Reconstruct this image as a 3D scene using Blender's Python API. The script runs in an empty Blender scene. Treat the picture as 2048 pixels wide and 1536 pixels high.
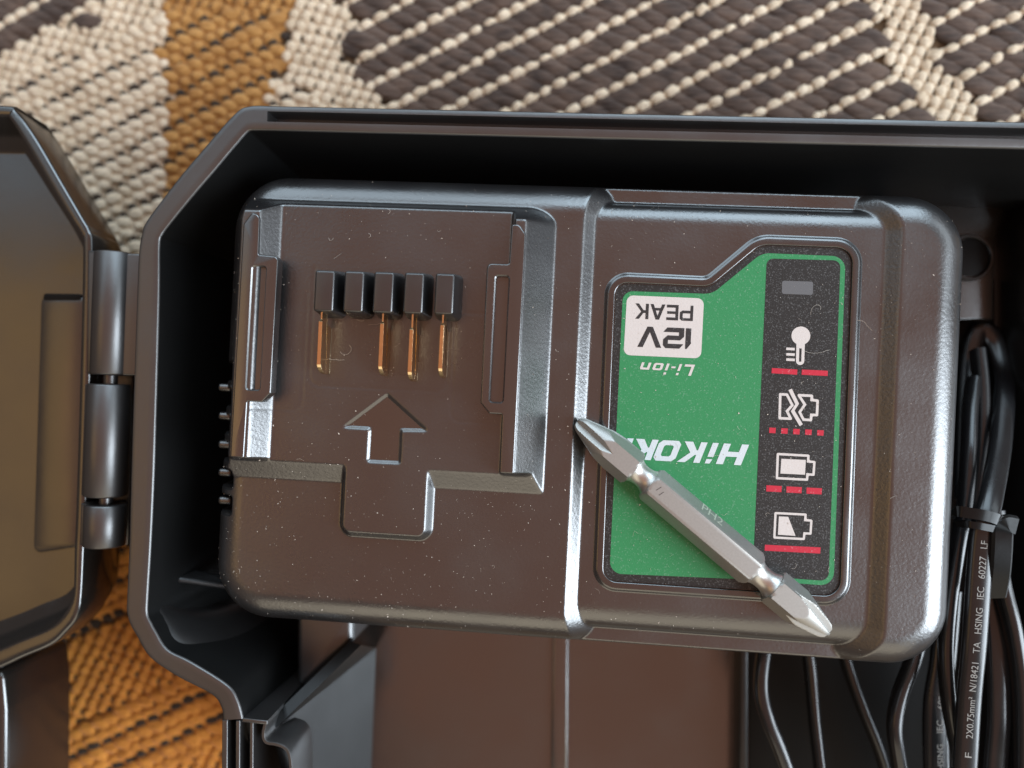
import bpy, bmesh, math, random
import numpy as np
from mathutils import Matrix, Vector
from mathutils.geometry import tessellate_polygon

# ------------------------------------------------------------------ camera, light, exposure
SC = bpy.context.scene
COL = SC.collection
MM = 0.001
FPX, CAMH = 1580.0, 158.0            # focal length in photo pixels, lens height above the charger top (mm)
NADIR = (1145.0, 785.0)              # pixel straight below the lens
_n = Vector(((NADIR[0]-1024)/FPX, (768-NADIR[1])/FPX, -1.0)).normalized()
ROT = _n.rotation_difference(Vector((0, 0, -1))).to_matrix()
cam_d = bpy.data.cameras.new("camera")
cam = bpy.data.objects.new("camera", cam_d); COL.objects.link(cam)
cam_d.sensor_width = 36.0; cam_d.lens = 36.0*FPX/2048.0
cam_d.clip_start = 0.005; cam_d.clip_end = 20.0
cam.matrix_world = Matrix.Translation((0, 0, CAMH*MM)) @ ROT.to_4x4()
cam_d.dof.use_dof = True; cam_d.dof.focus_distance = (CAMH-1.0)*MM; cam_d.dof.aperture_fstop = 6.8
SC.camera = cam

W = bpy.data.worlds.new("World"); SC.world = W; W.use_nodes = True
W.node_tree.nodes["Background"].inputs[0].default_value = (0.30, 0.22, 0.185, 1)   # dim warm room
W.node_tree.nodes["Background"].inputs[1].default_value = 0.55

def lamp(name, loc, sx, sy, rad, target=(0, 0, 0)):
    """rectangular area lamp (a window pane, a lit wall) of the given radiance"""
    l = bpy.data.lights.new(name, 'AREA'); l.shape = 'RECTANGLE'; l.size = sx; l.size_y = sy
    m = max(rad); l.color = [c/m for c in rad]; l.energy = m*math.pi*sx*sy
    o = bpy.data.objects.new(name, l); COL.objects.link(o); o.location = loc
    o.rotation_euler = (Vector(target)-Vector(loc)).to_track_quat('-Z', 'Y').to_euler()
    return o
lamp("ceiling_lamp", (0.05, -0.05, 1.25), 1.5, 1.5, (0.42, 0.172, 0.100))
lamp("window_right", (1.16, -0.36, 0.60), 0.66, 1.08, (11.5, 13.0, 14.4))
lamp("window_back", (0.45, 1.15, 0.80), 0.95, 1.05, (3.6, 4.6, 5.4))
lamp("window_back_left", (-0.55, 1.20, 0.80), 0.9, 1.05, (1.9, 2.4, 2.8))
lamp("window_far_right", (1.25, 0.55, 0.7), 0.7, 0.6, (1.8, 2.1, 2.3))
lamp("window_left_back", (-0.83, 0.55, 1.0), 0.7, 0.56, (0.62, 0.76, 0.88), (-0.83, 0.55, 0))
lamp("warm_wall_left", (-0.90, -0.12, 1.0), 0.58, 0.70, (1.0, 0.59, 0.21), (-0.90, -0.12, 0))
lamp("wall_front", (0.1, -1.25, 0.70), 1.7, 0.95, (1.35, 1.20, 0.92))
SC.view_settings.view_transform = 'Standard'; SC.view_settings.look = 'None'
SC.view_settings.gamma = 1.0; SC.view_settings.exposure = -0.30
SC.view_settings.use_curve_mapping = False

# ------------------------------------------------------------------ measuring helpers (mm)
RM = np.array(ROT)
def P(px, py, z=0.0):
    """point of the plane at height z (mm) that the photo shows at this pixel"""
    d = RM @ np.array([(px-1024)/FPX, (768-py)/FPX, -1.0])
    t = (z-CAMH)/d[2]
    return np.array([d[0]*t, d[1]*t, z])
def PIX(p):
    q = RM.T @ (np.array(p)-np.array([0, 0, CAMH]))
    return 1024+FPX*q[0]/-q[2], 768-FPX*q[1]/-q[2]
PHI = math.radians(-2.85)
C0 = P(1180, 830, 0)
_c, _s = math.cos(PHI), math.sin(PHI)
def L(px, py, z=0.0):
    """the same in the charger's own frame (u right, v up)"""
    d = P(px, py, z)-C0
    return np.array([_c*d[0]+_s*d[1], -_s*d[0]+_c*d[1]])
FLOOR, CARPET, RIM = -42.0, -45.5, 2.0

# ------------------------------------------------------------------ mesh helpers
def link(name, me, mat, parent=None, **kw):
    o = bpy.data.objects.new(name, me); COL.objects.link(o)
    if mat is not None:
        for m in (mat if isinstance(mat, (list, tuple)) else [mat]): me.materials.append(m)
    if parent is not None: o.parent = parent
    for k, v in kw.items(): o[k] = v
    return o
def mesh(name, verts, faces, smooth=None):
    """verts in mm; smooth = crease angle in degrees (None: flat)"""
    me = bpy.data.meshes.new(name)
    me.from_pydata([tuple(float(c)*MM for c in v) for v in verts], [], [tuple(int(i) for i in f) for f in faces])
    me.validate(); finish(me, smooth); return me
def finish(me, smooth):
    bm = bmesh.new(); bm.from_mesh(me)
    bmesh.ops.recalc_face_normals(bm, faces=bm.faces)
    if smooth is not None:
        a = math.radians(smooth)
        for f in bm.faces: f.smooth = True
        for e in bm.edges:
            if len(e.link_faces) == 2 and e.calc_face_angle(0) > a: e.smooth = False
    bm.to_mesh(me); bm.free(); me.update()
def empty(name, loc=(0, 0, 0), rz=0.0, **kw):
    o = bpy.data.objects.new(name, None); COL.objects.link(o)
    o.location = [c*MM for c in loc]; o.rotation_euler = (0, 0, rz); o.empty_display_size = 0.01
    for k, v in kw.items(): o[k] = v
    return o
def area2(p):
    p = np.asarray(p); x, y = p[:, 0], p[:, 1]
    return 0.5*np.sum(x*np.roll(y, -1)-np.roll(x, -1)*y)
def ccw(p):
    p = np.asarray(p, float)
    return p if area2(p) > 0 else p[::-1]
def rounded(poly, r, seg=6):
    """polygon with rounded corners; r a number or one per corner"""
    p = np.asarray(poly, float); n = len(p); out = []
    rs = r if hasattr(r, '__len__') else [r]*n
    for i in range(n):
        a, b, c = p[i-1], p[i], p[(i+1) % n]
        u = (a-b)/np.linalg.norm(a-b); w = (c-b)/np.linalg.norm(c-b)
        ang = math.acos(max(-1, min(1, float(u@w))))
        if rs[i] <= 0 or ang > math.pi-0.02: out.append(b); continue
        d = min(rs[i]/math.tan(ang/2), 0.49*np.linalg.norm(a-b), 0.49*np.linalg.norm(c-b))
        rr = d*math.tan(ang/2)
        ctr = b+(u+w)/np.linalg.norm(u+w)*(rr/math.sin(ang/2))
        s, e = b+u*d-ctr, b+w*d-ctr
        a0 = math.atan2(s[1], s[0]); da = math.atan2(e[1], e[0])-a0
        da = (da+math.pi) % (2*math.pi)-math.pi
        for k in range(seg+1):
            t = a0+da*k/seg; out.append(ctr+rr*np.array([math.cos(t), math.sin(t)]))
    return np.array(out)
def offset(poly, d):
    """outward offset of a ccw polygon (mitred)"""
    p = np.asarray(poly, float)
    e = np.roll(p, -1, 0)-p; l = np.linalg.norm(e, axis=1, keepdims=True); l[l < 1e-9] = 1e-9
    nrm = np.stack([e[:, 1], -e[:, 0]], 1)/l
    m = nrm+np.roll(nrm, 1, 0); m /= np.maximum(np.linalg.norm(m, axis=1, keepdims=True), 1e-9)
    k = np.sum(m*nrm, 1, keepdims=True)
    return p+m*(d/np.maximum(k, 0.4))
def tess(loops):
    return tessellate_polygon([[Vector((float(a), float(b), 0)) for a, b in lp] for lp in loops])
def flat(name, loops, z, mat, parent, **kw):
    """flat printed patch, first loop outside, others holes"""
    pts = [q for lp in loops for q in lp]
    me = mesh(name, [(q[0], q[1], z) for q in pts], tess(loops))
    if me.polygons and me.polygons[0].normal.z < 0: me.flip_normals()
    return link(name, me, mat, parent, **kw)
def bridge(rings, closed=True):
    n = len(rings[0]); f = []
    for k in range(len(rings)-1):
        for i in range(n if closed else n-1):
            j = (i+1) % n
            f.append((k*n+i, k*n+j, (k+1)*n+j, (k+1)*n+i))
    return f
def prism(name, poly, z0, z1, bev, mat, parent, holes=(), seg=3, smooth=40, draft=0.0, **kw):
    """upright block on an outline with a rounded top edge; holes = [(outline, floor z)]"""
    p = ccw(poly); rings = [offset(p, draft), p*1.0]; zs = [z0, z1-bev]
    for k in range(1, seg+1):
        a = k/seg*math.pi/2
        rings.append(offset(p, -bev*(1-math.cos(a)))); zs.append(z1-bev+bev*math.sin(a))
    n = len(p); V = [(q[0], q[1], z) for r, z in zip(rings, zs) for q in r]
    F = bridge(rings)
    top0 = (len(rings)-1)*n
    loops = [rings[-1]]; idx = list(range(top0, top0+n))
    for hp, hz in holes:
        hp = ccw(hp); b = min(bev, 0.25); base = len(V); m = len(hp)
        hr = [offset(hp, b), hp, hp]; hzs = [z1, z1-b, hz]
        for r, z in zip(hr, hzs): V += [(q[0], q[1], z) for q in r]
        F += [tuple(base+i for i in f) for f in bridge(hr)]
        loops.append(hr[0][::-1]); idx += list(range(base+m-1, base-1, -1))
        F.append(tuple(range(base+2*m, base+3*m)))
    for t in tess(loops): F.append(tuple(idx[i] for i in t))
    F.append(tuple(range(n-1, -1, -1)))
    return link(name, mesh(name, V, F, smooth), mat, parent, **kw)
def box(name, x0, x1, y0, y1, z0, z1, bev, mat, parent, **kw):
    return prism(name, rounded([(x0, y0), (x1, y0), (x1, y1), (x0, y1)], min(bev, .4*min(abs(x1-x0), abs(y1-y0))), 3), z0, z1, bev, mat, parent, **kw)
def spline(pts, n=8):
    p = np.asarray(pts, float); out = []
    for i in range(len(p)-1):
        p0, p1, p2, p3 = p[max(i-1, 0)], p[i], p[i+1], p[min(i+2, len(p)-1)]
        for k in range(n):
            t = k/n
            out.append(0.5*((2*p1)+(-p0+p2)*t+(2*p0-5*p1+4*p2-p3)*t*t+(-p0+3*p1-3*p2+p3)*t**3))
    out.append(p[-1]); return np.array(out)
def sweep(path, prof, up=(0, 0, 1), cap=True):
    """sweep a closed profile (a across, b up) along a path of 3-D points"""
    p = np.asarray(path, float); n = len(p); rings = []
    for i in range(n):
        t = p[min(i+1, n-1)]-p[max(i-1, 0)]; t /= np.linalg.norm(t)
        s = np.cross(t, np.array(up, float)); s /= np.linalg.norm(s); w = np.cross(s, t)
        rings.append([p[i]+s*a+w*b for a, b in prof])
    V = [tuple(q) for r in rings for q in r]; F = bridge(rings); m = len(prof)
    if cap: F += [tuple(range(m)), tuple(range((n-1)*m+m-1, (n-1)*m-1, -1))]
    return V, F

# ------------------------------------------------------------------ materials
def mat_new(name):
    m = bpy.data.materials.new(name); m.use_nodes = True
    return m, m.node_tree.nodes, m.node_tree.links, m.node_tree.nodes["Principled BSDF"]
def plastic(name, col, rough, grain=900, grain_d=0.00003, spec=0.5, smudge=0.08, coat=0.0, fine=0.0):
    m, N, K, B = mat_new(name)
    B.inputs['Base Color'].default_value = (*col, 1); B.inputs['Specular IOR Level'].default_value = spec
    B.inputs['IOR'].default_value = 1.9
    B.inputs['Coat Weight'].default_value = coat; B.inputs['Coat Roughness'].default_value = 0.12
    tc = N.new('ShaderNodeTexCoord')
    big = N.new('ShaderNodeTexNoise'); big.inputs['Scale'].default_value = 60; big.inputs['Detail'].default_value = 5
    K.new(tc.outputs['Object'], big.inputs['Vector'])
    mr = N.new('ShaderNodeMapRange'); mr.inputs['From Min'].default_value = 0.3; mr.inputs['From Max'].default_value = 0.7
    mr.inputs['To Min'].default_value = rough-smudge; mr.inputs['To Max'].default_value = rough+smudge
    K.new(big.outputs['Fac'], mr.inputs['Value']); K.new(mr.outputs['Result'], B.inputs['Roughness'])
    ns = N.new('ShaderNodeTexNoise'); ns.inputs['Scale'].default_value = grain; ns.inputs['Detail'].default_value = 2
    K.new(tc.outputs['Object'], ns.inputs['Vector'])
    bp = N.new('ShaderNodeBump'); bp.inputs['Strength'].default_value = 1.0; bp.inputs['Distance'].default_value = grain_d
    K.new(ns.outputs['Fac'], bp.inputs['Height']); K.new(bp.outputs['Normal'], B.inputs['Normal'])
    return m
def simple(name, col, rough=0.5, metal=0.0, spec=0.5):
    m, N, K, B = mat_new(name)
    B.inputs['Base Color'].default_value = (*col, 1); B.inputs['Roughness'].default_value = rough
    B.inputs['Metallic'].default_value = metal; B.inputs['Specular IOR Level'].default_value = spec
    return m
def printed(name, col, spark=0.3, scale=2600, rough=0.42, dens=0.62):
    """label print with tiny glittering grains in the matt film"""
    m, N, K, B = mat_new(name)
    tc = N.new('ShaderNodeTexCoord'); ns = N.new('ShaderNodeTexNoise')
    ns.inputs['Scale'].default_value = scale; ns.inputs['Detail'].default_value = 1.5
    K.new(tc.outputs['Object'], ns.inputs['Vector'])
    rp = N.new('ShaderNodeValToRGB'); rp.color_ramp.elements[0].position = dens; rp.color_ramp.elements[1].position = dens+0.14
    K.new(ns.outputs['Fac'], rp.inputs['Fac'])
    mx = N.new('ShaderNodeMix'); mx.data_type = 'RGBA'
    mx.inputs['A'].default_value = (*col, 1)
    mx.inputs['B'].default_value = (*[c+(0.75-c)*spark for c in col], 1)
    K.new(rp.outputs['Color'], mx.inputs['Factor']); K.new(mx.outputs['Result'], B.inputs['Base Color'])
    B.inputs['Roughness'].default_value = rough; B.inputs['Specular IOR Level'].default_value = 0.5
    bp = N.new('ShaderNodeBump'); bp.inputs['Distance'].default_value = 0.00003
    K.new(ns.outputs['Fac'], bp.inputs['Height']); K.new(bp.outputs['Normal'], B.inputs['Normal'])
    return m
def yarn(name, col, col2, fib=(0.5, 1.3, 1), rough=0.75):
    m, N, K, B = mat_new(name)
    tc = N.new('ShaderNodeTexCoord'); oi = N.new('ShaderNodeObjectInfo')
    mp = N.new('ShaderNodeMapping'); mp.inputs['Scale'].default_value = fib; mp.inputs['Rotation'].default_value = (0, 0, 0.42); geo = N.new('ShaderNodeNewGeometry')
    K.new(geo.outputs['Position'], mp.inputs['Vector'])
    ns = N.new('ShaderNodeTexNoise'); ns.inputs['Scale'].default_value = 900; ns.inputs['Detail'].default_value = 3
    K.new(mp.outputs['Vector'], ns.inputs['Vector'])
    big = N.new('ShaderNodeTexNoise'); big.inputs['Scale'].default_value = 130
    K.new(geo.outputs['Position'], big.inputs['Vector'])
    ad = N.new('ShaderNodeMath'); ad.operation = 'MULTIPLY_ADD'; ad.inputs[1].default_value = 0.5
    K.new(ns.outputs['Fac'], ad.inputs[0]); 
    hb = N.new('ShaderNodeMath'); hb.operation = 'MULTIPLY'; hb.inputs[1].default_value = 0.5
    K.new(big.outputs['Fac'], hb.inputs[0]); K.new(hb.outputs[0], ad.inputs[2])
    rp = N.new('ShaderNodeValToRGB'); rp.color_ramp.elements[0].position = 0.36; rp.color_ramp.elements[1].position = 0.64
    rp.color_ramp.elements[0].color = (*col2, 1); rp.color_ramp.elements[1].color = (*col, 1)
    K.new(ad.outputs[0], rp.inputs['Fac']); K.new(rp.outputs['Color'], B.inputs['Base Color'])
    B.inputs['Roughness'].default_value = rough; B.inputs['Specular IOR Level'].default_value = 0.35
    B.inputs['Sheen Weight'].default_value = 0.15
    bp = N.new('ShaderNodeBump'); bp.inputs['Distance'].default_value = 0.0005; bp.inputs['Strength'].default_value = 1.0
    K.new(ns.outputs['Fac'], bp.inputs['Height']); K.new(bp.outputs['Normal'], B.inputs['Normal'])
    return m
def steel(name, col, rough, grain=1500, d=0.000012):
    m, N, K, B = mat_new(name)
    B.inputs['Metallic'].default_value = 1.0
    tc = N.new('ShaderNodeTexCoord'); ns = N.new('ShaderNodeTexNoise'); ns.inputs['Scale'].default_value = grain; ns.inputs['Detail'].default_value = 3
    K.new(tc.outputs['Object'], ns.inputs['Vector'])
    rp = N.new('ShaderNodeValToRGB'); rp.color_ramp.elements[0].position = 0.3; rp.color_ramp.elements[1].position = 0.75
    rp.color_ramp.elements[0].color = (*[c*0.9 for c in col], 1); rp.color_ramp.elements[1].color = (*col, 1)
    K.new(ns.outputs['Fac'], rp.inputs['Fac']); K.new(rp.outputs['Color'], B.inputs['Base Color'])
    B.inputs['Roughness'].default_value = rough
    bp = N.new('ShaderNodeBump'); bp.inputs['Distance'].default_value = d
    K.new(ns.outputs['Fac'], bp.inputs['Height']); K.new(bp.outputs['Normal'], B.inputs['Normal'])
    return m

M = {}
M['body'] = plastic('charger_plastic', (0.013, 0.012, 0.0125), 0.30, grain=1600, grain_d=0.000036, spec=0.86, smudge=0.06)
M['rail'] = plastic('rail_plastic', (0.012, 0.011, 0.0115), 0.24, grain=500, grain_d=0.000006, spec=0.9, smudge=0.04)
M['block'] = plastic('terminal_plastic', (0.011, 0.011, 0.012), 0.30, grain=900, grain_d=0.00001, spec=0.625)
M['frame'] = plastic('frame_plastic', (0.010, 0.010, 0.011), 0.26, grain=900, grain_d=0.000008, spec=0.8)
M['case'] = plastic('case_plastic', (0.013, 0.012, 0.012), 0.40, grain=700, grain_d=0.00002, spec=0.72, smudge=0.06)
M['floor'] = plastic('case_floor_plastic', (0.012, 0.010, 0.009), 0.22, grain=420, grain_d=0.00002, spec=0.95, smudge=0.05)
M['wall'] = plastic('case_plastic_shaded', (0.006, 0.006, 0.006), 0.45, grain=420, grain_d=0.00002, spec=0.07, smudge=0.05)  # case plastic darkened: shade of the inner walls put into the colour
M['ledge'] = plastic('case_ledge_plastic', (0.011, 0.010, 0.009), 0.24, grain=420, grain_d=0.00001, spec=0.5, smudge=0.04)
M['case_in'] = plastic('case_inner_plastic', (0.009, 0.0085, 0.0085), 0.36, grain=420, grain_d=0.00002, spec=0.27, smudge=0.06)
M['lid'] = plastic('lid_plastic', (0.014, 0.013, 0.012), 0.21, grain=500, grain_d=0.00001, spec=0.62, smudge=0.05)
M['cord'] = plastic('cord_rubber', (0.011, 0.011, 0.012), 0.24, grain=500, grain_d=0.000008, spec=0.30)
M['tie'] = plastic('tie_plastic', (0.008, 0.008, 0.008), 0.22, grain=500, grain_d=0.000008, spec=0.10)
M['gold'] = steel('gold_contact', (0.95, 0.70, 0.40), 0.16, 900, 0.000004)
M['steel'] = steel('bit_steel', (0.48, 0.475, 0.45), 0.52, 2600, 0.000006)
M['polish'] = steel('bit_steel_ground', (0.66, 0.65, 0.62), 0.38, 1200, 0.000006)
M['etch'] = simple('etched_mark', (0.80, 0.77, 0.70), 0.5, 0.9)
M['mark'] = simple('dark_mark', (0.10, 0.085, 0.08), 0.6, 0.5)
M['l_black'] = printed('label_black', (0.022, 0.021, 0.020), 0.11, 3600, 0.40, 0.56)
M['l_green'] = printed('label_green', (0.034, 0.242, 0.088), 0.14, 3200, 0.42, 0.60)
M['l_white'] = printed('label_white', (0.66, 0.585, 0.545), 0.2, 2500, 0.5, 0.6)
M['l_logo'] = printed('label_logo_white', (0.64, 0.68, 0.69), 0.2, 2500, 0.45, 0.6)
M['l_ink'] = printed('label_dark_ink', (0.032, 0.028, 0.028), 0.2, 2300, 0.45, 0.64)
M['l_red'] = printed('label_red', (0.56, 0.020, 0.045), 0.25, 2300, 0.45, 0.64)
M['l_led'] = simple('indicator_window', (0.14, 0.14, 0.145), 0.35)
M['cream'] = yarn('cream_yarn', (0.86, 0.71, 0.53), (0.62, 0.48, 0.33))
M['ochre'] = yarn('ochre_yarn', (0.56, 0.29, 0.085), (0.38, 0.17, 0.04))
M['dark'] = yarn('weave_hole_shade', (0.055, 0.030, 0.016), (0.02, 0.011, 0.006))  # colour of the bumps that imitate shade in the weave's holes
M['orange'] = yarn('ochre_yarn_warm_shade', (0.68, 0.28, 0.045), (0.46, 0.165, 0.022))  # ochre yarn with the warm light and lid's shade mixed into its colour
M['brown'] = yarn('brown_yarn', (0.150, 0.096, 0.070), (0.042, 0.026, 0.020), fib=(0.22, 1.8, 1))
M['base'] = simple('carpet_backing', (0.17, 0.115, 0.07), 0.95, 0, 0.1)
M['print'] = simple('cord_print', (0.34, 0.33, 0.31), 0.6)
M['dust'] = simple('dust', (0.62, 0.54, 0.46), 0.8, 0, 0.3)

# ------------------------------------------------------------------ carpet
def stitch_form(a, b, h, nu, nv, seed):
    """one visible loop of plied yarn: a squarish pad with strands twisted round its long axis"""
    g = np.random.default_rng(seed); ph, tw = g.uniform(0, 6.28), g.uniform(1.2, 2.2)
    wob = g.normal(0, 0.05, 4); V = [(0, 0, h)]
    for j in range(1, nv+1):
        t = j/nv*math.pi*0.60
        for i in range(nu):
            f = 2*math.pi*i/nu; c, sn = math.cos(f), math.sin(f)
            e = 0.82
            x, y, z = math.sin(t)*np.sign(c)*abs(c)**e, math.sin(t)*np.sign(sn)*abs(sn)**e, math.cos(t)
            k = 1+wob[0]*math.cos(f+ph)+wob[1]*math.cos(2*f+ph)
            V.append((a*x*k, b*y*k, h*z))
    V = np.array(V)
    th = np.arctan2(V[:, 2]/h, V[:, 1]/b)
    m = 1+0.075*np.cos(5*th+tw*V[:, 0]/a*2+ph)+0.02*g.normal(0, 1, len(V))
    V[:, 1] *= m; V[:, 2] *= m
    F = [(0, 1+i, 1+(i+1) % nu) for i in range(nu)]
    for j in range(nv-1):
        for i in range(nu):
            k = 1+j*nu; F.append((k+i, k+nu+i, k+nu+(i+1) % nu, k+(i+1) % nu))
    return V, F
carpet = prism('carpet', [(-420, -360), (420, -360), (420, 360), (-420, 360)], CARPET-4, CARPET-0.9, 0.5, M['base'], None,
               kind='structure', label='flat woven rug of cream, brown and ochre yarn under the open case')
random.seed(5); rng = np.random.default_rng(5)
def region(x, y):
    """yarn colour and weave at a photo pixel"""
    if y > 1000:
        return ('orange', 'dense' if ((x*0.30+y*0.62) % 210) < 105 else 'hole')
    x += rng.normal(0, 8)*(1 if x < 640 else 0)
    wob = 22*math.sin(y/27.0)+9*math.sin(y/9.0+x/60)
    if x < 330:
        e = y+0.44*x
        if e < 100+wob*0.5: return ('brown', 'lump')
        if e < 178+wob*0.4: return ('cream', 'dense')
        return ('cream', 'oval')
    if x < 578-0.16*y: return ('ochre', 'dense' if y < 28 else 'oval')
    lb = 668+0.42*y+wob
    if x < lb:
        return ('cream', 'oval' if y > 175+0.1*(x-560) and x < 640 else 'dense')
    rb = 1722+0.52*y+wob*0.8
    if x < rb: return ('brown', 'lump')
    if x < rb+105: return ('cream', 'dense')
    return ('brown', 'lump')
SC_ = (CAMH-CARPET)/FPX          # mm per photo pixel at the carpet
prot = {}
def proto(kind, col, var):
    key = (kind, col, var)
    if key not in prot:
        dims = {'lump': (37, 17.5, 10), 'oval': (18.5, 12.8, 8.5), 'bead': (11.5, 10.5, 8.5), 'knot': (13.5, 9.6, 8.5),
                'small': (12.8, 10.0, 7), 'pad': (25, 15, 5), 'dot': (12, 9.5, 6)}[kind]
        nu, nv = (16, 7) if kind in ('lump', 'oval') else (12, 5)
        V, F = stitch_form(dims[0]*SC_, dims[1]*SC_, dims[2]*SC_, nu, nv, var*7+len(kind))
        me = mesh('stitch_'+kind+'_'+col, V, F, 180); me.materials.append(M[col])
        prot[key] = (me, V, F)
    return prot[key]
items = []
tilt = math.radians(-22)
def skip(x, y):
    if not (-150 < x < 2250 and -110 < y < 1680): return True
    if x > 560+(0 if y < 400 else -60) and y > 330: return True       # under the case
    if x > 330 and 470 < y < 1040: return True
    return x < -40 and y > 420
for (step, drop, per, lo_x, hi_x, ox, oy) in ((25, 12.4, 63.5, -150, 640, 244, 188), (28, 14, 66, 640, 2250, 700, 100)):
    o0 = P(ox, oy, CARPET)
    for i in range(-90, 90):
        for j in range(-70, 70):
            wx, wy = o0[0]+i*step*SC_, o0[1]+(i*drop-j*per)*SC_
            x, y = PIX((wx, wy, CARPET))
            if skip(x, y) or not lo_x <= x < hi_x: continue
            jx, jy = rng.normal(0, 1.2, 2)*SC_
            z = CARPET+rng.normal(0, 0.12); r = rng.normal(0, 0.07); s = 1+rng.normal(0, 0.05)
            def add(want, k, c, dx, dy, dz, rot, sc):
                col, wv = region(x+dx, y+dy)                     # each loop follows the figure it lies in
                if wv == want: items.append((k, c or col, wx+dx*SC_+jx, wy-dy*SC_+jy, z+dz, rot+r, s*sc))
            add('lump', 'lump', None, 0, 0, 0, tilt, rng.uniform(.95, 1.06))
            add('lump', 'knot', 'cream', 6, 31, 0.5, 0.55, rng.uniform(.88, 1.06))
            add('lump', 'small', 'cream', 20, 25, -0.1, 0.46, .85)
            # pads, oval loop, round loop, dark bump painted as the hole's shade
            add('oval', 'pad', None, 12, 30, -0.55, 0.4, 1.0); add('oval', 'pad', None, 2, 52, -0.6, 0.4, 1.0)
            add('oval', 'oval', None, 9, 16, 0, -0.20, rng.uniform(.94, 1.06))
            add('oval', 'bead', None, 14, 41, 0.1, 0.3, rng.uniform(.9, 1.06))
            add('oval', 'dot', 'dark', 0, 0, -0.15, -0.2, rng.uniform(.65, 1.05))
            add('hole', 'pad', None, 12, 30, -0.30, 0.4, 1.1); add('hole', 'pad', None, 0, 50, -0.35, 0.4, 1.1)
            add('hole', 'oval', None, 9, 16, -0.05, -0.2, 1.12); add('hole', 'oval', None, 14, 40, -0.05, 0.3, 1.0)
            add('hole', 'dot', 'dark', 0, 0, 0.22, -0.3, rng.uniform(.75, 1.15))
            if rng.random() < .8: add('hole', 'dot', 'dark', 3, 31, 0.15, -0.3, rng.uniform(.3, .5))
o0 = P(1000, 100, CARPET)
for i in range(-110, 110):                                        # fine columns between the figures
    for j in range(-110, 110):
        wx, wy = o0[0]+(i*23-j*10)*SC_, o0[1]-(i*6+j*20)*SC_
        x, y = PIX((wx, wy, CARPET))
        if skip(x, y): continue
        col, wv = region(x, y)
        if wv != 'dense': continue
        jx, jy = rng.normal(0, 0.9, 2)*SC_; z = CARPET+rng.normal(0.05, 0.10); s = 1+rng.normal(0, 0.05)
        items.append(('small', col, wx+jx, wy+jy, z, 1.08+rng.normal(0, .08), s))
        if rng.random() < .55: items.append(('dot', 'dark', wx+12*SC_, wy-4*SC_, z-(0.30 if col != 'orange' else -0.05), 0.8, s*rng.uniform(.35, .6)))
        items.append(('pad', col, wx+6*SC_, wy, z-(0.25 if col == 'orange' else 0.5), 1.0, .7))
def inview(it):
    x, y = PIX((it[2], it[3], CARPET)); return -15 < x < 2063 and -15 < y < 1550
def hidden(it):
    x, y = PIX((it[2], it[3], CARPET))
    if y < 420: return y > 235+0.02*(x-500) and x > 520
    return False
vis = sorted([k for k in range(len(items)) if inview(items[k]) and not hidden(items[k])],
             key=lambda k: -{'lump': 6, 'oval': 5, 'knot': 4, 'bead': 3, 'small': 2, 'dot': 1, 'pad': 0}[items[k][0]])
chosen = set(vis[:300])
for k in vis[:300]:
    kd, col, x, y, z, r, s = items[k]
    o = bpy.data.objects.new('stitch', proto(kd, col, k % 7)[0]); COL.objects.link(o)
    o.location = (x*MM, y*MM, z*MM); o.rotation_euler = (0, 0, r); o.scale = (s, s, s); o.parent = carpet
cols = ['cream', 'ochre', 'brown', 'orange', 'dark']
AV, AF, AM, base_i = [], [], [], 0
for k, it in enumerate(items):
    if k in chosen: continue
    kd, col, x, y, z, r, s = it
    _, V, F = proto(kd, col, k % 7)
    c, sn = math.cos(r), math.sin(r)
    Q = V*s; Q = np.stack([Q[:, 0]*c-Q[:, 1]*sn+x, Q[:, 0]*sn+Q[:, 1]*c+y, Q[:, 2]+z], 1)
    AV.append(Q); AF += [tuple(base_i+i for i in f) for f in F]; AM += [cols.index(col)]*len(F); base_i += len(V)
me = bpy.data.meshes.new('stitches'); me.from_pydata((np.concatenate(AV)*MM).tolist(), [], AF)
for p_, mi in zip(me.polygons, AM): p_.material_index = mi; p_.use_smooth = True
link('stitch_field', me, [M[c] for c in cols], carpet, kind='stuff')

# ------------------------------------------------------------------ tool case
case = empty('tool_case', (-100, 0, CARPET), 0.0, category='tool case',
             label='open black plastic tool case with hinged lid, holding the charger')
ZB = -CARPET                               # children are built from the carpet up
def wz(pts): return [(p[0]+100, p[1], p[2]+ZB) for p in pts]
def px3(pts): return [P(*p) for p in pts]
def shape(name, V, F, mat, parent=case, smooth=35, **kw):
    return link(name, mesh(name, wz(V), F, smooth), mat, parent, **kw)
def pprism(name, pxs, z0, z1, bev, mat, rnd=0.0, parent=case, **kw):
    """upright block whose top outline is read off the photo"""
    q = np.array([P(x, y, z1)[:2] for x, y in pxs])+np.array([100, 0])
    if rnd: q = rounded(q, rnd, 4)
    return prism(name, q, z0+ZB, z1+ZB, bev, mat, parent, **kw)

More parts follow.
